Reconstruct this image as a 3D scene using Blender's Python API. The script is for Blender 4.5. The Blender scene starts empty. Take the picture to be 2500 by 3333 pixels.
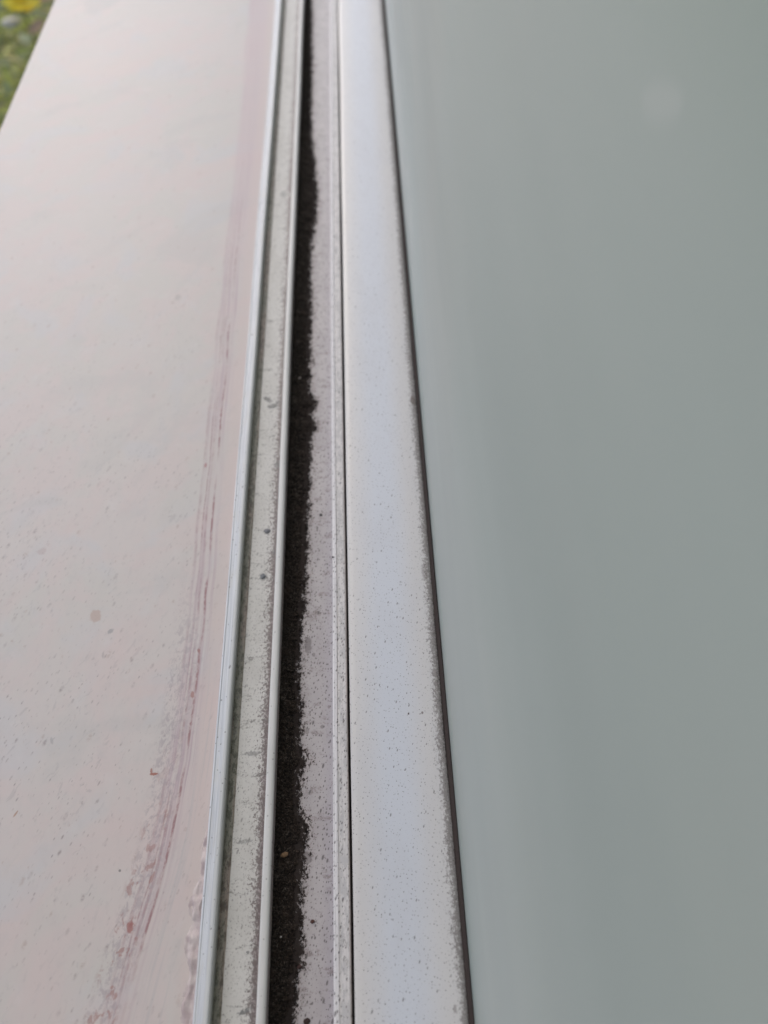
import bpy, bmesh, math, random
from mathutils import Vector, Matrix, noise as mn
random.seed(7)
MM = 0.001
scene = bpy.context.scene
COL = scene.collection

# ------------------------------------------------------------------ camera
cam_d = bpy.data.cameras.new('camera'); cam = bpy.data.objects.new('camera', cam_d); COL.objects.link(cam)
R3 = Matrix(((0.9988345943, 0.0482644089, 0.0),
             (-0.0402268679, 0.8324972414, -0.5525668667),
             (-0.0266693132, 0.5519229022, 0.8334685704)))
cam.matrix_world = Matrix.Translation((0, 0, 0.190)) @ R3.to_4x4()
cam_d.sensor_fit = 'VERTICAL'; cam_d.sensor_height = 36; cam_d.sensor_width = 27
cam_d.lens = 27.0
cam_d.clip_start = 0.01; cam_d.clip_end = 500
cam_d.dof.use_dof = True; cam_d.dof.focus_distance = 0.188; cam_d.dof.aperture_fstop = 12.0
scene.camera = cam

# ------------------------------------------------------------------ sky, sun, exposure
SUN_EL, SUN_AZ = math.radians(37), math.radians(-24)      # azimuth from +Y towards +X
w = bpy.data.worlds.new('World'); scene.world = w; w.use_nodes = True
nt = w.node_tree; bg = nt.nodes['Background']
sky = nt.nodes.new('ShaderNodeTexSky'); sky.sky_type = 'NISHITA'; sky.sun_disc = False
sky.sun_elevation = SUN_EL; sky.sun_rotation = SUN_AZ
sky.air_density = 0.6; sky.dust_density = 2.0; sky.ozone_density = 1.0
nt.links.new(sky.outputs[0], bg.inputs['Color']); bg.inputs['Strength'].default_value = 0.12
sd = bpy.data.lights.new('sun', 'SUN'); sd.energy = 0.75; sd.angle = math.radians(60); sd.color = (1.0, 0.985, 0.965)
sun = bpy.data.objects.new('sun', sd); COL.objects.link(sun)
tosun = Vector((math.sin(SUN_AZ)*math.cos(SUN_EL), math.cos(SUN_AZ)*math.cos(SUN_EL), math.sin(SUN_EL)))
sun.rotation_euler = tosun.to_track_quat('Z', 'Y').to_euler(); sun.location = tosun*3
scene.view_settings.view_transform = 'Standard'; scene.view_settings.look = 'None'
scene.view_settings.gamma = 1; scene.view_settings.use_curve_mapping = False
scene.view_settings.exposure = 0.64

# ------------------------------------------------------------------ node helpers
class G:
    """small wrapper for writing a procedural material; lengths inside are millimetres"""
    def __init__(s, name):
        s.m = bpy.data.materials.new(name); s.m.use_nodes = True
        s.t = s.m.node_tree; s.b = s.t.nodes['Principled BSDF']
        tc = s.n('ShaderNodeTexCoord')
        v = s.n('ShaderNodeVectorMath'); v.operation = 'SCALE'; v.inputs['Scale'].default_value = 1000
        s.l(tc.outputs['Object'], v.inputs[0]); s.p = v.outputs[0]
        sp = s.n('ShaderNodeSeparateXYZ'); s.l(s.p, sp.inputs[0]); s.x, s.y, s.z = sp.outputs
    def n(s, t): return s.t.nodes.new(t)
    def l(s, a, b): s.t.links.new(a, b)
    def put(s, sock, v):
        if isinstance(v, (int, float)): sock.default_value = v
        elif isinstance(v, tuple): sock.default_value = v if len(v) == len(sock.default_value) else (*v, 1.0)
        else: s.l(v, sock)
    def M(s, op, a, b=0.0, c=None, clamp=False):
        n = s.n('ShaderNodeMath'); n.operation = op; n.use_clamp = clamp
        s.put(n.inputs[0], a); s.put(n.inputs[1], b)
        if c is not None: s.put(n.inputs[2], c)
        return n.outputs[0]
    def add(s, a, b): return s.M('ADD', a, b)
    def sub(s, a, b): return s.M('SUBTRACT', a, b)
    def mul(s, a, b): return s.M('MULTIPLY', a, b)
    def mx(s, a, b): return s.M('MAXIMUM', a, b)
    def st(s, v, a, b, lo=0.0, hi=1.0):
        n = s.n('ShaderNodeMapRange'); n.interpolation_type = 'SMOOTHSTEP'
        s.put(n.inputs['Value'], v); s.put(n.inputs['From Min'], a); s.put(n.inputs['From Max'], b)
        n.inputs['To Min'].default_value = lo; n.inputs['To Max'].default_value = hi
        return n.outputs['Result']
    def down(s, v, a, b): return s.sub(1.0, s.st(v, a, b))
    def band(s, v, a, b, e): return s.mul(s.st(v, a-e, a+e), s.down(v, b-e, b+e))
    def vec(s, sx=1, sy=1, sz=1, rot=0, off=(0, 0, 0)):
        n = s.n('ShaderNodeMapping'); s.l(s.p, n.inputs[0]); n.vector_type = 'POINT'
        n.inputs['Scale'].default_value = (sx, sy, sz); n.inputs['Location'].default_value = off
        if rot:
            m = s.n('ShaderNodeMapping'); s.l(s.p, m.inputs[0]); m.inputs['Rotation'].default_value = (0, 0, rot)
            s.l(m.outputs[0], n.inputs[0])
        return n.outputs[0]
    def comb(s, a, b, c=0.0):
        n = s.n('ShaderNodeCombineXYZ'); s.put(n.inputs[0], a); s.put(n.inputs[1], b); s.put(n.inputs[2], c); return n.outputs[0]
    def noise(s, v, size, det=3, rough=.55, dist=0):
        n = s.n('ShaderNodeTexNoise'); s.l(v, n.inputs['Vector']); n.inputs['Scale'].default_value = 1/size
        n.inputs['Detail'].default_value = det; n.inputs['Roughness'].default_value = rough; n.inputs['Distortion'].default_value = dist
        return n.outputs['Fac']
    def spots(s, v, cell, r0, r1, dens):
        """sparse round specks: one per Voronoi cell, kept with probability dens, radius r0..r1 mm"""
        n = s.n('ShaderNodeTexVoronoi'); n.voronoi_dimensions = '2D'; s.l(v, n.inputs['Vector']); n.inputs['Scale'].default_value = 1/cell
        sp = s.n('ShaderNodeSeparateColor'); s.l(n.outputs['Color'], sp.inputs[0])
        g = s.M('LESS_THAN', sp.outputs[0], dens)
        r = s.M('MULTIPLY_ADD', s.M('POWER', sp.outputs[1], 2.0), (r1-r0)/cell, r0/cell)
        return s.mul(g, s.M('SUBTRACT', 1.0, s.M('DIVIDE', n.outputs['Distance'], r), clamp=True))
    def blob(s, cx, cy, rx, ry=None, wob=.35, rot=0.0):
        ry = ry or rx
        c, k = math.cos(rot), math.sin(rot)
        dx = s.sub(s.x, cx); dy = s.sub(s.y, cy)
        u = s.M('DIVIDE', s.add(s.mul(dx, c), s.mul(dy, k)), rx); v = s.M('DIVIDE', s.sub(s.mul(dy, c), s.mul(dx, k)), ry)
        d = s.M('SQRT', s.add(s.mul(u, u), s.mul(v, v)))
        d = s.add(d, s.mul(s.sub(s.noise(s.p, min(rx, ry)*.8, 3), .5), wob*4))
        return s.down(d, .7, 1.15)
    def mix(s, f, a, b):
        n = s.n('ShaderNodeMix'); n.data_type = 'RGBA'; s.put(n.inputs[0], f); s.put(n.inputs[6], a); s.put(n.inputs[7], b); return n.outputs[2]
    def curve(s, v, pts, lo, hi):
        y0, y1 = pts[0][0], pts[-1][0]
        n = s.n('ShaderNodeMapRange'); s.put(n.inputs[0], v); n.inputs[1].default_value = y0; n.inputs[2].default_value = y1
        c = s.n('ShaderNodeFloatCurve'); cv = c.mapping.curves[0]
        q = [((a-y0)/(y1-y0), (b-lo)/(hi-lo)) for a, b in pts]
        cv.points[0].location = q[0]; cv.points[1].location = q[-1]
        for a in q[1:-1]: cv.points.new(*a)
        c.mapping.update(); s.l(n.outputs[0], c.inputs['Value'])
        return s.M('MULTIPLY_ADD', c.outputs[0], hi-lo, lo)
    def done(s, col, rough=.4, h=None, hd=.1, spec=.5):
        s.put(s.b.inputs['Base Color'], col); s.put(s.b.inputs['Roughness'], rough); s.put(s.b.inputs['Specular IOR Level'], spec)
        if h is not None:
            b = s.n('ShaderNodeBump'); b.inputs['Distance'].default_value = hd*MM; b.inputs['Strength'].default_value = 1
            s.l(h, b.inputs['Height']); s.l(b.outputs[0], s.b.inputs['Normal'])
        return s.m

# ------------------------------------------------------------------ object helpers
def link(name, me, mat=None, parent=None):
    o = bpy.data.objects.new(name, me); COL.objects.link(o)
    if mat: me.materials.append(mat)
    if parent: o.parent = parent; o.matrix_parent_inverse = Matrix.Identity(4)
    return o
def tag(o, label=None, cat=None, group=None, kind=None):
    for k, v in (('label', label), ('category', cat), ('group', group), ('kind', kind)):
        if v: o[k] = v
    return o
def empty(name, label, cat, group=None):
    o = bpy.data.objects.new(name, None); COL.objects.link(o); o.empty_display_size = .02
    return tag(o, label, cat, group)
def rounded(pts, n=5):
    """pts: (x, z, radius) polygon in mm -> polygon with arc corners"""
    out = []; L = len(pts)
    for i in range(L):
        p = Vector(pts[i][:2]); a = Vector(pts[i-1][:2]); b = Vector(pts[(i+1) % L][:2]); r = pts[i][2]
        if r <= 0: out.append(p); continue
        da = (a-p).normalized(); db = (b-p).normalized(); ang = da.angle(db)
        t = min(r/math.tan(ang/2), (a-p).length*.49, (b-p).length*.49)
        p0 = p+da*t; p1 = p+db*t
        for k in range(n+1):
            u = k/n; out.append(p0*(1-u)**2+p*2*u*(1-u)+p1*u*u)
    return out
Y0, Y1 = -260.0, 1150.0
def extrude(name, pts, mat, parent=None, y0=Y0, y1=Y1, n=5, wav=0.0):
    """pull a cross-section along the window; wav = faint waviness of the bar in mm"""
    P = rounded(pts, n); bm = bmesh.new(); L = len(P); rows = []
    ys = [y0, y1] if not wav else [y0+(y1-y0)*i/160 for i in range(161)]
    for y in ys:
        dx = wav*(mn.noise(Vector((y*.013, P[0].x, 3)))) if wav else 0
        rows.append([bm.verts.new(((p.x+dx)*MM, y*MM, p.y*MM)) for p in P])
    for a, b in zip(rows[:-1], rows[1:]):
        for i in range(L):
            f = bm.faces.new((a[i], a[(i+1) % L], b[(i+1) % L], b[i])); f.smooth = True
    bm.faces.new(rows[0][::-1]); bm.faces.new(rows[-1])
    bmesh.ops.recalc_face_normals(bm, faces=bm.faces)
    me = bpy.data.meshes.new(name); bm.to_mesh(me); bm.free()
    o = link(name, me, mat, parent)
    try: me.set_sharp_from_angle(angle=math.radians(50))
    except Exception: pass
    return o

# edges traced along the window, (y mm, x mm)
DIRT = [(0, -25.1), (7.8, -24.6), (16.5, -23.6), (25.9, -24.0), (32.4, -23.4), (39.8, -22.8), (42.7, -24.6), (51.5, -25.1),
        (55.2, -23.7), (61.5, -25.2), (69.6, -24.9), (78.1, -25.6), (90.6, -25.2), (101, -24.4), (113, -24.1), (127, -24.1),
        (144, -23.6), (160, -23.5), (165, -21.6), (170, -23.5), (175, -21.8), (180, -24), (203, -24.2), (222, -24), (246, -24.6),
        (269, -23.7), (281, -22.5), (307, -23.4), (346, -25.6), (402, -26.0), (468, -26.8)]
VEIN = [(-260, -110), (-60, -76), (-12, -63), (1.8, -59.9), (11.8, -58.1), (23.5, -55.6), (36.2, -53.3), (53.7, -51.9), (69, -51.1), (95, -50.7), (136, -51.1),
        (174, -51.4), (235, -51.8), (315, -51.6), (425, -53.5), (700, -58)]
def lerp(tab, y):
    if y <= tab[0][0]: return tab[0][1]
    for (a, b), (c, d) in zip(tab[:-1], tab[1:]):
        if y <= c: return b+(d-b)*(y-a)/(c-a)
    return tab[-1][1]

# ------------------------------------------------------------------ materials
def mat_marble():
    g = G('polished pinkish marble')
    big = g.noise(g.vec(1, .8, 1, .3), 46, 3, .5, .6); mid = g.noise(g.vec(1, .7, 1, .5), 15, 4, .55, .4)
    fine = g.noise(g.vec(1, .6), 3.0, 4, .6)
    c = g.mix(g.st(big, .38, .62), (.56, .522, .475), (.58, .525, .485))
    c = g.mix(g.mul(g.st(mid, .44, .62), .7), c, (.60, .51, .475))
    c = g.mix(g.mul(g.st(g.noise(g.vec(1, 1, 1, 1.1, (40, 9, 0)), 22, 4, .55, .6), .5, .68), .6), c, (.54, .525, .515))
    c = g.mix(g.mul(g.st(g.noise(g.vec(1, 1, 1, 0, (9, 70, 0)), 7, 4, .6, .3), .55, .75), .3), c, (.62, .585, .55))
    gate = g.st(g.noise(g.vec(1, 1, 1, 0, (3, 5, 7)), 18, 2), .38, .62)
    near = g.sub(1.0, g.st(g.y, 40, 300, 0.0, .85))
    c = g.mix(g.mul(g.mul(g.st(fine, .45, .75), near), .30), c, (.505, .465, .44))
    f1 = g.spots(g.vec(1, .38, 1, .42), 1.3, .10, .34, .62)
    f2 = g.spots(g.vec(1, .5, 1, .35, (50, 3, 0)), 3.4, .2, .75, .6)
    fl = g.mul(g.mul(g.mx(g.st(f1, .0, .7), g.st(f2, 0, .8)), g.add(g.mul(gate, .75), .25)), near)
    fl = g.mul(fl, g.add(.45, g.st(g.noise(g.p, .9, 2), .4, .6)))
    c = g.mix(g.mul(fl, .5), c, (.27, .22, .21))
    # scratchy broken threads
    th = g.noise(g.vec(1.0, .38, 1, .45, (8, 8, 8)), 1.5, 3, .65, .8)
    c = g.mix(g.mul(g.mul(g.st(th, .58, .68), near), g.mul(g.add(gate, .2), .26)), c, (.33, .30, .295))
    bt = g.noise(g.vec(1, .6, 1, .3, (1, 80, 3)), 4, 4, .65)
    c = g.mix(g.mul(g.st(bt, .54, .72), g.mul(near, .20)), c, (.46, .42, .40))
    cl = g.noise(g.vec(1.0, .55, 1, .9, (12, 44, 0)), 30, 5, .62, .8)
    c = g.mix(g.mul(g.st(cl, .52, .66), .45), c, (.61, .50, .465))
    c = g.mix(g.mul(g.down(cl, .34, .46), .40), c, (.50, .475, .445))
    f3 = g.spots(g.vec(1, .5, 1, .3, (5, 9, 0)), 5.5, .25, .95, .6)
    c = g.mix(g.mul(g.mul(g.st(f3, 0, .9), g.st(g.noise(g.p, 1.1, 3, .7), .42, .58)), .42), c, (.36, .25, .20))
    # mauve veins running beside the track
    vx = g.curve(g.y, VEIN, -115, -45)
    d = g.sub(g.x, vx)
    dj = g.add(d, g.mul(g.sub(g.noise(g.comb(0.0, g.y, 2.0), 26, 2), .5), 1.6))
    stripe = g.noise(g.comb(g.mul(dj, 1.0), g.mul(g.y, .012), 0.0), .85, 4, .62)
    bandm = g.band(dj, -4.2, 2.2, 1.3)
    far = g.st(g.y, 170, 330)
    fade = g.st(g.noise(g.comb(g.mul(d, .25), g.y, 40.0), 24, 2), .36, .62)
    c = g.mix(g.mul(bandm, g.mul(g.st(stripe, .40, .62), g.add(.30, g.mul(fade, .50)))), c, (.44, .335, .355))
    c = g.mix(g.mul(g.band(dj, -4.4, 6, 2.0), g.add(.10, g.mul(far, .55))), c, (.56, .44, .44))
    for off, wd, k, z in ((0.0, .34, .75, 1), (-1.7, .34, .40, 5), (-2.6, .22, .45, 9), (-4.2, .40, .28, 13)):
        q = g.M('ABSOLUTE', g.add(g.sub(dj, off), g.mul(g.sub(g.noise(g.comb(0.0, g.y, float(z)), 22, 3), .5), 1.0)))
        on = g.mul(g.st(g.noise(g.comb(0.0, g.y, z+.5), 26, 3), .38, .56), g.add(.45, g.st(g.noise(g.vec(1, .5, 1, 0, (0, 0, z)), 1.4, 4, .7), .40, .58)))
        c = g.mix(g.mul(g.mul(g.down(q, wd*.3, wd*1.5), on), g.mul(g.sub(1.0, far), k)), c, (.33, .19, .19))
    # broken rusty flecks left of the vein, near end only
    pm = g.mul(g.band(d, -7.5, -1.0, 1.2), g.down(g.y, 75, 120))
    pn = g.noise(g.vec(1, .55, 1, .2), 1.2, 4, .75, .6)
    c = g.mix(g.mul(pm, g.mul(g.st(pn, .47, .60), .6)), c, (.37, .315, .32))
    pr = g.mul(g.st(g.noise(g.vec(1, .5, 1, .2, (5, 0, 0)), 2.1, 3, .65, .5), .54, .62), g.mul(pm, g.down(g.y, 22, 70)))
    c = g.mix(g.mul(pr, .6), c, (.33, .16, .135))
    # peach margin along the track
    c = g.mix(g.mul(g.band(g.x, -48.6, -40, 1.5), .4), c, (.60, .49, .44))
    # soft grey lines right of the vein
    gl = g.noise(g.comb(g.mul(d, 1.0), g.mul(g.y, .02), 5.0), 1.0, 3, .6)
    c = g.mix(g.mul(g.band(d, 2.5, 9, 1.0), g.mul(g.st(gl, .5, .66), g.mul(g.down(g.y, 40, 110), .45))), c, (.44, .42, .41))
    # marks one can point at
    for (cx, cy, rx, ry, rot, k, col) in ((-80.7, 96.2, 1.6, 2.1, .2, .55, (.42, .28, .22)), (-75.9, 91.4, .9, .7, .6, .6, (.25, .25, .25)),
            (-59.2, 52.6, 1.1, .35, .0, .9, (.33, .12, .08)), (-59.9, 53.4, .3, .7, .1, .8, (.33, .14, .10)), (-60.3, 19.6, .8, 1.3, .2, .75, (.33, .12, .10)),
            (-76.8, 84.5, .35, .9, .1, .5, (.34, .30, .29)), (-54.8, 146.7, .45, 1.0, .0, .7, (.36, .16, .15)), (-51.2, 84.5, .4, .7, .3, .7, (.30, .12, .10)),
            (-51.7, 72.3, .5, 1.0, .1, .7, (.34, .15, .12)), (-91.2, 44.8, .25, .9, -.5, .7, (.36, .20, .12)), (-64.3, 31.2, .3, .3, 0, .8, (.15, .14, .13)),
            (-61.5, 27, .6, 1.3, .3, .6, (.36, .20, .18)), (-86, 62, .4, 1.0, .4, .5, (.32, .3, .29)), (-100, 118, 1.4, 1.2, .4, .35, (.42, .30, .28)),
            (-72, 225, 1.2, 1.8, 0, .35, (.30, .28, .26)), (-137, 470, 9, 22, -.4, .35, (.42, .42, .40)), (-128, 395, 18, 12, .3, .45, (.62, .52, .47)),
            (-104, 300, 14, 12, .3, .35, (.60, .51, .48))):
        c = g.mix(g.mul(g.blob(cx, cy, rx, ry, .3, rot), k), c, col)
    h = g.add(g.mul(g.noise(g.vec(1, .7, 1, .4), 2.2, 4, .6), g.mul(near, .5)), g.mul(fl, -.5))
    return g.done(c, .51, h, .032)

PAINT = (.58, .585, .59); WARM = (.57, .55, .525)
def specks(g, c, cell=.95, dens=.5, k=.75, stretch=.8, r1=.24):
    a = g.spots(g.vec(1, stretch, 1, .25), cell, .05, r1, dens)
    b = g.spots(g.vec(1, .45, 1, .3, (31, 17, 5)), cell*2.1, .08, r1*1.5, dens*.7)
    m = g.mx(g.st(a, 0, .5), g.st(b, 0, .6))
    return g.mix(g.mul(m, k), c, (.085, .075, .07)), m
def mat_flange():
    g = G('weathered white paint with drawn lines')
    lines = g.noise(g.comb(g.x, g.mul(g.y, .012), 0.0), .34, 3, .6)
    c = g.mix(g.mul(g.st(lines, .42, .60), .55), (.66, .675, .69), (.42, .44, .465))
    c = g.mix(g.mul(g.st(g.noise(g.comb(g.x, g.mul(g.y, .2), 1.0), 1.6, 3), .5, .7), .5), c, (.60, .585, .55))
    c = g.mix(g.mul(g.band(g.x, -42.3, -41, .25), .6), c, (.56, .56, .52))
    c, m = specks(g, c, 1.2, .35, .6)
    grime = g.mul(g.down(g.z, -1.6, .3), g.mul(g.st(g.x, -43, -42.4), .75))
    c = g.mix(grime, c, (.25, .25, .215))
    return g.done(c, .33, g.sub(lines, m), .06)
def mat_shallow():
    g = G('grimy off white paint of the shallow channel')
    c = g.mix(g.st(g.noise(g.vec(1, .4), 5, 4), .4, .65), (.57, .555, .51), (.52, .505, .46))
    # dark olive band with crusty mottles next to the flange
    ej = g.add(g.x, g.mul(g.sub(g.noise(g.vec(1, .5), 3, 3), .5), .35))
    gm = g.down(ej, -39.5, -39.1)
    gn = g.noise(g.vec(1, .4), .9, 4, .75)
    gl = g.noise(g.vec(1, .12, 1, 0, (0, 33, 0)), 3.2, 3, .6)
    c = g.mix(g.mul(gm, .92), c, g.mix(g.st(gl, .4, .6), (.20, .19, .14), (.24, .19, .145)))
    c = g.mix(g.mul(gm, g.mul(g.st(gn, .46, .58), .85)), c, g.mix(g.st(gl, .42, .58), (.075, .075, .045), (.09, .065, .045)))
    # brown dirt band beside the guide rib
    bj = g.add(g.x, g.mul(g.sub(g.noise(g.vec(1, .6, 1, 0, (3, 3, 0)), 2.6, 4, .65), .5), 2.6))
    bm_ = g.st(bj, -36.0, -31.9)
    grain = g.noise(g.vec(1, .8), .60, 4, .75)
    c = g.mix(g.mul(g.st(bj, -33.6, -32.2), .8), c, (.22, .175, .165))
    c = g.mix(g.mul(g.st(g.add(grain, g.mul(bm_, .20)), .60, .70), .8), c, (.12, .09, .08))
    c = g.mix(g.mul(g.st(g.noise(g.vec(1, .8, 1, 0, (7, 0, 0)), .7, 4, .75), .56, .66), .4), c, (.20, .18, .15))
    # cross smears and stains
    cs = g.noise(g.vec(.25, 1, 1, 0, (0, 11, 0)), 2.2, 4, .7)
    sm = g.mul(g.st(cs, .56, .66), g.st(grain, .42, .56))
    c = g.mix(g.mul(sm, .75), c, (.16, .15, .13))
    for cx, cy, rx, ry, rot, k in ((-36.9, 174.5, 2.0, .9, -.7, .95), (-35.2, 171.5, 1.8, 1.1, .2, .95), (-33.6, 173, 1.2, 1.0, 0, .6), (-35.4, 107.2, 1.1, 1.3, 0, .55), (-34.9, 122.5, 1.2, 1.1, .2, .55),
                             (-32.6, 147, 1.0, 1.5, 0, .8), (-32.6, 115, .6, 1.0, 0, .6), (-34.4, 3.0, 1.5, .5, .3, .9), (-35.6, 57, 2.2, .6, 0, .6), (-36.4, 36.5, 2.0, .5, .1, .55), (-35.5, 288, 1.2, 2.4, 0, .6),
                             (-34.3, 13.8, .35, .4, 0, .9)):
        c = g.mix(g.mul(g.blob(cx, cy, rx, ry, .4, rot), g.mul(g.st(grain, .30, .5), k)), c, (.15, .15, .14))
    c, m = specks(g, c, .75, .7, .45, .75, .24)
    return g.done(c, .45, g.add(g.mul(grain, .8), gn), .08)
def mat_rib():
    g = G('clean rounded white paint of the guide rib')
    c = g.mix(g.st(g.noise(g.vec(1, .2), 3, 3), .4, .7), (.61, .60, .565), (.56, .55, .515))
    c, m = specks(g, c, 1.3, .3, .45)
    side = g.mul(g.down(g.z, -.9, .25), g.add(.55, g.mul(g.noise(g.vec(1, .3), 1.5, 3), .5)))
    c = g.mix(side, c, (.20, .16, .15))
    return g.done(c, .36, g.sub(0.5, m), .03)
def mat_deep():
    g = G('stained grey mauve paint of the deep channel')
    c = g.mix(g.st(g.noise(g.vec(1, .4), 6, 4), .38, .66), (.44, .41, .40), (.39, .36, .355))
    c = g.mix(g.mul(g.st(g.x, -19.2, -15.8), .65), c, (.37, .35, .37))  # shade beside the inner rail painted into the floor colour
    e = g.curve(g.y, DIRT, -30, -18)
    d = g.sub(g.x, e)
    dj = g.add(d, g.mul(g.sub(g.noise(g.vec(1, .7), 1.9, 5, .8), .5), 6.5))
    halo = g.down(dj, -.5, 4.2)
    c = g.mix(g.mul(halo, .5), c, (.27, .22, .20))
    grain = g.noise(g.vec(1, .75), .8, 5, .8, .5)
    fall = g.down(dj, -1.7, 4.6)
    core = g.st(g.add(grain, g.mul(g.M('POWER', fall, 1.7), .42)), .62, .72)
    c = g.mix(g.mul(g.st(grain, .56, .68), .55), c, (.16, .14, .13))
    smn = g.noise(g.vec(.35, .8, 1, 0, (0, 21, 0)), 2.2, 4, .7)
    c = g.mix(g.mul(g.mul(g.st(smn, .54, .66), g.st(grain, .40, .56)), .65), c, (.18, .14, .13))
    for cx, cy, rx, ry, k in ((-19.2, 129.5, .42, .5, .9), (-22, 172, .5, .6, .6), (-22.6, 87, 1.1, 2.6, .7), (-21.0, 84, .5, .6, .6), (-22.5, 63, .6, .8, .5), (-18.6, 64, .6, .5, .6), (-22.3, 33, 1.8, 1.6, .6)):
        c = g.mix(g.mul(g.blob(cx, cy, rx, ry, .3), k), c, (.14, .12, .115))
    c, m = specks(g, c, .72, .9, .8, .6, .26)
    c = g.mix(g.mul(g.st(g.add(grain, g.mul(g.M('POWER', fall, 1.2), .30)), .60, .70), .45), c, (.15, .115, .10))
    c = g.mix(g.mul(core, .95), c, (.03, .024, .021))
    return g.done(c, g.add(.42, g.mul(core, .5)), g.mul(grain, 1.0), .05, spec=g.sub(.5, g.mul(core, .48)))
def mat_rail_lip():
    g = G('scuffed white paint of the inner rail')
    lines = g.noise(g.comb(g.x, g.mul(g.y, .01), 0.0), .28, 3, .6)
    chips = g.st(g.noise(g.vec(1, .3), 1.6, 4, .7), .47, .56)
    c = g.mix(g.mul(g.st(lines, .45, .60), .5), (.70, .68, .67), (.46, .45, .44))  # left bead stays paler: its highlight is painted into the colour
    onlip = g.st(g.x, -14.2, -13.9)
    c = g.mix(g.mul(chips, g.mul(onlip, .7)), c, (.38, .385, .40))
    c = g.mix(g.mul(onlip, .45), c, (.48, .455, .41))
    c = g.mix(g.mul(g.st(g.noise(g.vec(1, .5), .55, 4, .75), .55, .66), g.add(.25, g.mul(onlip, .4))), c, (.17, .155, .14))
    c, m = specks(g, c, .75, .85, .75, .5, .22)
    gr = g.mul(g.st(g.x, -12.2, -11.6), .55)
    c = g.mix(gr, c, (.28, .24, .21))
    return g.done(c, .4, g.sub(lines, m), .05)
def mat_sash():
    g = G('dusty white paint of the sliding sash')
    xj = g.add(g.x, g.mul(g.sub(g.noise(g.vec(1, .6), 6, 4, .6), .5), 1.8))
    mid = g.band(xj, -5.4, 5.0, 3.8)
    c = g.mix(mid, (.585, .57, .55), (.575, .595, .625))  # sky reflection painted in as a bluish middle between warm margins
    c = g.mix(g.mul(g.down(g.x, -10.5, -7.5), .35), c, (.53, .50, .44))
    c = g.mix(g.mul(g.st(g.noise(g.vec(1, .5), 9, 3), .45, .7), .25), c, (.52, .52, .53))
    # dense stippled dirt gathering towards the glazing bead
    grain = g.noise(g.vec(1, .75), .55, 4, .78)
    wob = g.mul(g.sub(g.noise(g.vec(1, .35, 1, 0, (0, 4, 0)), 8, 3, .6), .5), 1.9)
    e = g.add(g.x, wob)
    dirt = g.st(e, 6.0, 12.2)
    c = g.mix(g.mul(g.st(g.add(grain, g.mul(g.M('POWER', dirt, 2.4), .38)), .64, .80), .75), c, (.17, .145, .135))
    c = g.mix(g.mul(g.st(g.add(e, g.mul(g.sub(grain, .5), 4.0)), 11.5, 12.6), .92), c, (.042, .031, .027))
    c = g.mix(g.mul(g.st(grain, .60, .72), .18), c, (.3, .29, .28))
    for cx, cy, rx, ry, k in ((10.9, 164, .9, 2.0, .75), (3.6, 62.5, .22, .3, .9), (7.0, 62.6, .3, .35, .8), (10.2, 102, .8, 3, .4), (9.4, 1.5, .4, .8, .5)):
        c = g.mix(g.mul(g.blob(cx, cy, rx, ry, .35), k), c, (.13, .10, .09))
    c, m = specks(g, c, .80, .8, .68, .85, .16)
    return g.done(c, .30, g.add(g.sub(0.4, m), g.mul(g.noise(g.p, .8, 3), .3)), .035)
def mat_gasket():
    g = G('dusty black rubber')
    n = g.noise(g.vec(1, .6), .4, 4, .7)
    c = g.mix(g.mul(g.st(n, .58, .75), .35), (.050, .040, .037), (.13, .11, .10))
    return g.done(c, .8, n, .15, spec=.15)
def mat_gap():
    g = G('reddish brown dirt packed in the joint')
    c = g.mix(g.noise(g.vec(1, .4), 1, 3), (.03, .018, .016), (.075, .045, .04))
    return g.done(c, .9, g.noise(g.p, .4, 3), .2)
PALE_SPOT = (33.50, 171.32)      # pale spot on the pane (y, z in mm)
def mat_glass():
    g = G('frosted grey green glass')
    c = g.mix(g.st(g.noise(g.p, 90, 2), .35, .65), (.365, .435, .405), (.39, .438, .402))
    d1 = g.spots(g.comb(g.y, g.z), 11, .12, .38, .3)
    c = g.mix(g.mul(g.st(d1, 0, .5), .8), c, (.10, .11, .10))
    # fine pale scratches near the lower edge
    d2 = g.spots(g.comb(g.mul(g.y, .1), g.z), 5.5, .05, .16, .12)
    c = g.mix(g.mul(g.st(d2, 0, .5), .5), c, (.75, .78, .78))
    st_ = g.noise(g.comb(g.mul(g.y, .03), g.z, 3.0), 7, 4, .6)
    c = g.mix(g.mul(g.st(st_, .42, .70), .14), c, (.47, .51, .49))
    fog = g.noise(g.comb(g.mul(g.y, .3), g.z, 9.0), 45, 3, .55)
    c = g.mix(g.mul(g.st(fog, .40, .65), .22), c, (.25, .305, .29))
    dd = g.M('SQRT', g.add(g.M('POWER', g.sub(g.y, PALE_SPOT[0]), 2.0), g.M('POWER', g.sub(g.z, PALE_SPOT[1]), 2.0)))
    c = g.mix(g.down(dd, .15, .75), c, (.85, .80, .80))
    sm = g.noise(g.vec(1, .25, 1), 30, 3, .6)
    g.b.inputs["IOR"].default_value = 1.9
    return g.done(c, g.st(sm, .3, .7, .33, .35), g.noise(g.vec(1, .2, 1), 60, 1), .0)
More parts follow.
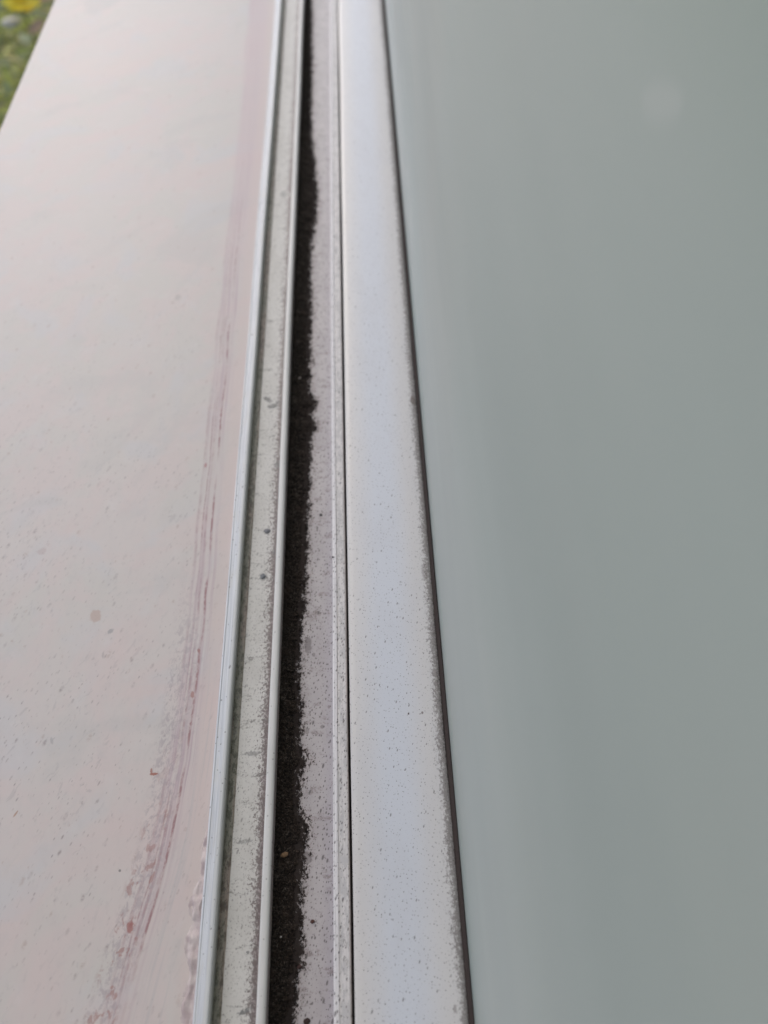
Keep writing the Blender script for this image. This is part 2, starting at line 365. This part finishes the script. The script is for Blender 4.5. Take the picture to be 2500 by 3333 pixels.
def mat_soil():
    g = G('black crumbly grime')
    n = g.noise(g.p, .5, 4, .7); n2 = g.noise(g.p, 3, 3)
    c = g.mix(g.st(n, .4, .7), (.007, .0055, .0045), (.045, .033, .024))
    c = g.mix(g.mul(g.st(n2, .5, .7), .5), c, (.045, .032, .024))
    th = g.noise(g.vec(1, 1, 1, .5), .85, 4, .7, 2.0)
    c = g.mix(g.mul(g.st(th, .54, .64), .6), c, (.165, .14, .115))
    c = g.mix(g.mul(g.st(g.x, -27, -24.5), .25), c, (.05, .036, .03))
    return g.done(c, .95, n, .5, spec=.2)
def mat_flat(name, c1, c2, size, rough=.6, hd=.1):
    g = G(name); n = g.noise(g.p, size, 4, .6)
    return g.done(g.mix(g.st(n, .35, .65), c1, c2), rough, n, hd)

m_marble, m_gasket, m_gap, m_deep = mat_marble(), mat_gasket(), mat_gap(), mat_deep()

# ------------------------------------------------------------------ setting: ground and the wall under the sill
GZ = -600.0
bm = bmesh.new(); bmesh.ops.create_grid(bm, x_segments=2, y_segments=2, size=60)
me = bpy.data.meshes.new('ground'); bm.to_mesh(me); bm.free()
o = link('ground', me, mat_flat('garden soil with moss', (.24, .27, .12), (.34, .31, .18), 60, .9, 5)); o.location.z = GZ*MM; tag(o, kind='structure')
o = extrude('house_wall', [(-140, -31, 0), (60, -31, 0), (60, GZ+2, 0), (-140, GZ+2, 0)], mat_flat('rough beige render', (.42, .39, .34), (.47, .44, .39), 8, .9, .6))
tag(o, 'beige rendered wall carrying the marble sill and the window', 'wall')
sky_blocker = extrude('sky_blocker', [(-175, 0.5, 4), (60, 0.5, 0), (60, 900, 0), (-175, 900, 4)], mat_flat('dull grey blocker', (.16, .155, .15), (.19, .185, .175), 8, .9, .6), o, y0=-400, y1=-110)  # unseen block added behind the camera to darken the near end

# ------------------------------------------------------------------ marble sill
sill = extrude('marble_sill', [(-166.5, 0, 2.0), (-44.75, 0, .2), (-44.75, -30, 1), (-166.5, -30, 2.0)], m_marble)
tag(sill, 'broad pale pinkish marble window sill with mauve veins beside the white track', 'window sill')
# lumpy filler squeezed out where the slab meets the track
bm = bmesh.new(); NX, NY = 34, 190; ya, yb = -25.0, 44.0; g_ = []
for j in range(NY+1):
    y = ya+(yb-ya)*j/NY; row = []
    wdt = 3.6*max(0.0, min(1, (yb-y)/22))*(.45+.9*abs(mn.noise(Vector((1, y*.10, 0))))*1.6)
    for i in range(NX+1):
        x = -44.72-6.2*i/NX
        u = max(0, 1-((-44.72-x)/max(wdt, .05)))
        ed = min(1, u*3.0)
        n1 = mn.noise(Vector((x*.55, y*.28, 1.7))); n2 = mn.noise(Vector((x*1.4, y*.8, 7)))
        hgt = ed*(.34+.55*n1+.10*n2)
        pit = max(0, mn.noise(Vector((x*.45+9, y*.20, 4)))-.18)
        z = -.12 + hgt - pit*2.2*ed
        z = max(z, -.2) if ed < .02 else max(z, .02+.1*n2)
        row.append(bm.verts.new((x*MM, y*MM, z*MM)))
    g_.append(row)
for j in range(NY):
    for i in range(NX):
        f = bm.faces.new((g_[j][i], g_[j+1][i], g_[j+1][i+1], g_[j][i+1])); f.smooth = True
bmesh.ops.recalc_face_normals(bm, faces=bm.faces)
me = bpy.data.meshes.new('filler_bead'); bm.to_mesh(me); bm.free()
link('filler_bead', me, mat_flat('pinkish stone filler', (.54, .47, .44), (.42, .34, .33), 2.5, .6, .08), sill)

# ------------------------------------------------------------------ window track (fixed frame)
track = empty('window_track', 'fixed white metal window track with grimy channels beside the marble sill', 'window track')
extrude('outer_flange', [(-44.6, 1.5, .25), (-44.15, 1.5, .1), (-44.05, 1.36, .05), (-41.35, 1.5, .65), (-41.35, -7, 0), (-44.6, -7, 0)], mat_flange(), track, wav=.25)
extrude('shallow_channel', [(-41.5, -2.25, 0), (-39.5, -2.25, .1), (-39.3, -2.0, .15), (-34, -2.0, 1), (-31.5, -1.85, 0), (-31.5, -6.9, 0), (-41.5, -6.9, 0)], mat_shallow(), track)
extrude('guide_rib', [(-31.6, 1.0, .7), (-29.6, 1.0, .95), (-29.6, -7, 0), (-31.6, -7, 0)], mat_rib(), track, n=8, wav=.25)
extrude('deep_channel', [(-29.7, -5.4, 0), (-16.6, -5.2, .8), (-15.3, -4.6, .2), (-15.3, -8, 0), (-29.7, -8, 0)], m_deep, track)
extrude('inner_rail', [(-15.4, 1.5, .3), (-14.25, 1.5, .2), (-14.15, 1.2, .1), (-14.0, 1.3, .05), (-11.66, 1.45, .35), (-11.66, -7, 0), (-15.4, -7, 0)], mat_rail_lip(), track, wav=.2)
extrude('sash_channel', [(-11.6, -3.6, 0), (28, -3.6, 0), (28, -7.5, 0), (-11.6, -7.5, 0)], m_gap, track)

# ------------------------------------------------------------------ sliding sash
sash = empty('window_sash', 'sliding window sash with dusty white bottom rail and frosted green pane', 'window sash')
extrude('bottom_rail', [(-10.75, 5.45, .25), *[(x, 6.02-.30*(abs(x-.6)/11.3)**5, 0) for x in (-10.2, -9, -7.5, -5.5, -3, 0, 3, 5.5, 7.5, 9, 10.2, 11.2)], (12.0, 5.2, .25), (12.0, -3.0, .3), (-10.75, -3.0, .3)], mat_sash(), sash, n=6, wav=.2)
extrude('gasket', [(12.02, 5.25, .2), (13.15, 5.6, .3), (13.15, -2, 0), (12.05, -2, 0)], m_gasket, sash, wav=.12)
extrude('glass_pane', [(13.2, -1.5, 0), (19.2, -1.5, 0), (19.2, 900, 0), (13.2, 900, 0)], mat_glass(), sash)

# ------------------------------------------------------------------ dirt in the deep channel
def dirt():
    bm = bmesh.new(); rows = []; y = -40.0; NX = 26
    while y < 620:
        e = lerp(DIRT, y)+.9*mn.noise(Vector((0, y*.35, 2)))+.9*mn.noise(Vector((3, y*1.1, 2)))
        e += .8*mn.noise(Vector((8, y*2.6, 2))); row = []
        for i in range(NX+1):
            u = i/NX; x = -29.62+(e-.35+29.62)*u
            base = 1.75*(1-u)**.8+.42*(1-u*u)-.2*(u**6)
            n = .55*mn.noise(Vector((x*.5, y*.3, 0)))+.42*mn.noise(Vector((x*1.6, y*1.4, 4)))+.30*mn.noise(Vector((x*3.3, y*3.1, 8)))
            z = -5.42+max(base+n*(1-.4*u)-.1, -.12)
            row.append(bm.verts.new((x*MM, (y+.25*mn.noise(Vector((x, y, 9))))*MM, z*MM)))
        rows.append(row); y += .38 if y < 210 else .7
    for a, b in zip(rows[:-1], rows[1:]):
        for i in range(NX):
            f = bm.faces.new((a[i], a[i+1], b[i+1], b[i])); f.smooth = False
    for k in range(5200):                                   # loose crumbs over the crust and past its edge
        y = random.random()**1.4*420-12; e = lerp(DIRT, y)
        x = random.uniform(-29.2, e+.6) if random.random() < .5 else e+random.expovariate(.85)
        x = min(x, -16.5); u = (x+29.62)/max(.1, (e+.9+29.62))
        z = -5.38+(max(0, 1.75*(1-min(u, 1))**.8+.42*(1-min(u, 1)**2))+.15 if u < 1 else 0.02)
        r = random.uniform(.07, .30)*(1 if u < 1 else .75); c = Vector((x, y, z))
        vs = [bm.verts.new((c+Vector(p)*r*random.uniform(.6, 1.3))*MM) for p in ((1, 0, -.3), (-.5, .9, -.3), (-.5, -.9, -.3), (.1, .1, 1))]
        for t in ((0, 1, 3), (1, 2, 3), (2, 0, 3)): bm.faces.new([vs[q] for q in t])
    me = bpy.data.meshes.new('dirt'); bm.to_mesh(me); bm.free()
    return link('dirt', me, mat_soil())
tag(dirt(), 'black crumbly dirt and mould lying along the deep channel', 'dirt', kind='stuff')

# ------------------------------------------------------------------ small loose bits one can point at
def chip(name, label, cat, x, y, z, r, col, flat=.35, group=None, long=1.0, ang=0.0):
    bm = bmesh.new(); bmesh.ops.create_icosphere(bm, subdivisions=2, radius=1)
    s = random.uniform(0, 99)
    for v in bm.verts:
        k = 1+.38*mn.noise(v.co*1.3+Vector((s, 0, 0))); v.co = Vector((v.co.x*k*long, v.co.y*k, v.co.z*k*flat))*r*MM
    me = bpy.data.meshes.new(name); bm.to_mesh(me); bm.free()
    o = link(name, me, mat_flat(name+' colour', col, tuple(q*.6 for q in col), r*.6, .85, .1))
    o.location = (x*MM, y*MM, (z+r*flat*.75)*MM); o.rotation_euler = (0, 0, ang)
    return tag(o, label, cat, group)
D = -5.25
chip('dirt_crumb', 'round dark grey crumb alone on the mauve channel floor', 'crumb', -19.3, 129.5, D, .42, (.06, .06, .06))
chip('dirt_crumb', 'black crumb clinging to the left edge of the inner rail', 'crumb', -15.1, 110.5, 1.35, .34, (.03, .03, .03))
chip('bark_flake', 'tan bark flake lying on top of the black dirt', 'flake', -27.2, 33.5, -3.75, .60, (.20, .12, .06), .4, None, 1.5, .2)
chip('bark_flake', 'dark brown square flake beside the dirt near the bottom', 'flake', -23.4, 10.8, D, .52, (.06, .03, .025))
chip('bark_flake', 'blackish triangular flake nearest the bottom of the photo', 'flake', -21.6, .7, D, .62, (.04, .02, .016), .3, None, 1.3, .5)
chip('bark_flake', 'reddish brown flake on the floor halfway between dirt and rail', 'flake', -20.6, 19.5, D, .42, (.10, .045, .035), .35, None, 1.2, .4)
chip('grit_grain', 'pale quartz grain on the black dirt near the bottom', 'grit', -27.4, 16.6, -3.7, .22, (.5, .48, .45), .8)
chip('grit_grain', 'pale grit grain on the black dirt, far half of the channel', 'grit', -26.6, 185.0, -3.7, .50, (.22, .19, .17), .7)
chip('paint_blob', 'grey blistered drop in the shallow channel, nearer one', 'blob', -35.4, 107.3, -2.0, .75, (.24, .25, .26), .25)
chip('paint_blob', 'grey blistered drop in the shallow channel, farther one', 'blob', -34.9, 122.5, -2.0, .70, (.26, .26, .27), .25, None, 1.3)
chip('dirt_crumb', 'dark seed-like crumb on the white bottom rail', 'crumb', 3.6, 62.5, 5.85, .20, (.05, .03, .03), .6, None, 1.2, .9)

# ------------------------------------------------------------------ garden seen past the sill
def leafmat(name, c1, c2):
    g = G(name); n = g.noise(g.p, 45, 2)
    c = g.mix(g.st(n, .4, .6), c1, c2); g.done(c, .45)
    tl = g.n('ShaderNodeBsdfTranslucent'); g.l(c, tl.inputs[0]); mx = g.n('ShaderNodeMixShader'); mx.inputs[0].default_value = .6
    out = g.t.nodes['Material Output']; g.l(g.b.outputs[0], mx.inputs[1]); g.l(tl.outputs[0], mx.inputs[2]); g.l(mx.outputs[0], out.inputs['Surface'])
    return g.m
def weeds(name, count, mats):
    bm = bmesh.new()
    for k in range(count):
        x = random.uniform(-1.9, -.25); y = random.uniform(.7, 3.6); z = GZ*MM+random.uniform(.0, .06)
        L = random.uniform(.018, .05); W = L*random.choice((.14, .3, .45)); a = random.uniform(0, 6.28); t = random.uniform(-.3, .55)
        d = Vector((math.cos(a)*math.cos(t), math.sin(a)*math.cos(t), math.sin(t))); s = d.cross(Vector((random.uniform(-.4, .4), random.uniform(-.4, .4), 1))).normalized()
        b = Vector((x, y, z)); q = [b, b+d*L*.45+s*W*.5, b+d*L-Vector((0, 0, L*.15)), b+d*L*.45-s*W*.5]
        f = bm.faces.new([bm.verts.new(p) for p in q]); f.material_index = random.choice(range(len(mats)))
    me = bpy.data.meshes.new(name); bm.to_mesh(me); bm.free()
    for m in mats: me.materials.append(m)
    return link(name, me)
tag(weeds('grass', 26000, [leafmat('olive leaf', (.62, .64, .13), (.50, .55, .11)), leafmat('mid green leaf', (.42, .50, .10), (.66, .70, .18)),
    leafmat('yellowish leaf', (.80, .70, .30), (.62, .58, .18)), leafmat('bluish leaf', (.52, .58, .36), (.40, .47, .24))]), 'leafy green grass and weeds below the sill', 'grass', kind='stuff')
def leafmesh(name, mat, L, W, curl=.2, petals=0):
    bm = bmesh.new(); N = 8; M_ = 4
    def one(rot, tilt):
        Rm = Matrix.Rotation(rot, 3, 'Z') @ Matrix.Rotation(-tilt, 3, 'Y'); grid = []
        for i in range(N+1):
            u = i/N; wd = W*math.sin(math.pi*(u*.92+.05))**.7
            grid.append([bm.verts.new(Rm @ Vector((u*L, wd*(j/M_-.5), curl*L*(u*u*.4+abs(j/M_-.5)*.5)))) for j in range(M_+1)])
        for i in range(N):
            for j in range(M_): bm.faces.new((grid[i][j], grid[i+1][j], grid[i+1][j+1], grid[i][j+1])).smooth = True
    if petals:
        for k in range(petals): one(k*2*math.pi/petals, .25+.2*(k % 2))
    else: one(0, 0)
    me = bpy.data.meshes.new(name); bm.to_mesh(me); bm.free(); me.materials.append(mat); return me
m_yel = leafmat('yellow petal', (.96, .86, .10), (.95, .80, .08))
fl = empty('yellow_flower', 'bright yellow flower in the grass past the corner of the sill', 'flower')
fl.location = (-.619, 1.578, -.46)
pt = link('petals', leafmesh('petals', m_yel, .037, .025, .22, 13), None, fl); pt.rotation_euler = (.12, .10, .5)
bm = bmesh.new(); bmesh.ops.create_uvsphere(bm, u_segments=12, v_segments=8, radius=.0032)
me = bpy.data.meshes.new('flower_centre'); bm.to_mesh(me); bm.free(); c_ = link('flower_centre', me, mat_flat('amber centre', (.85, .55, .05), (.75, .45, .04), 2), fl); c_.location = (0, 0, .004)
bm = bmesh.new(); bmesh.ops.create_cone(bm, segments=8, radius1=.0018, radius2=.0014, depth=.098)
me = bpy.data.meshes.new('stem'); bm.to_mesh(me); bm.free(); s_ = link('stem', me, leafmat('stem green', (.1, .16, .03), (.08, .12, .03)), fl); s_.location = (0, 0, -.05)
m_dry = mat_flat('dry tan leaf', (.62, .42, .24), (.52, .33, .18), 9, .7, .2)
for (x, y, z, L, W, rz, lab) in ((-.60, 1.62, -.465, .075, .045, 1.0, 'dry brown leaf behind the yellow flower, at the sill edge'), (-.603, 1.524, -.475, .036, .024, .3, 'small dry tan leaf below the yellow flower')):
    o = link('dry_leaf', leafmesh('dry_leaf', m_dry, L, W)); o.location = (x, y, z); o.rotation_euler = (.5, -.3, rz); tag(o, lab, 'leaf')
bm = bmesh.new(); bmesh.ops.create_icosphere(bm, subdivisions=3, radius=1)
for v in bm.verts:
    k = 1+.25*mn.noise(v.co*1.2); v.co = Vector((v.co.x*.017*k, v.co.y*.017*k, v.co.z*.006*k))
me = bpy.data.meshes.new('stone'); bm.to_mesh(me); bm.free()
o = link('stone', me, mat_flat('bluish grey stone', (.62, .60, .50), (.5, .49, .42), 12, .8, 1)); o.location = (-.645, 1.565, -.475)
tag(o, 'bluish grey stone among leaves under the yellow flower', 'stone')
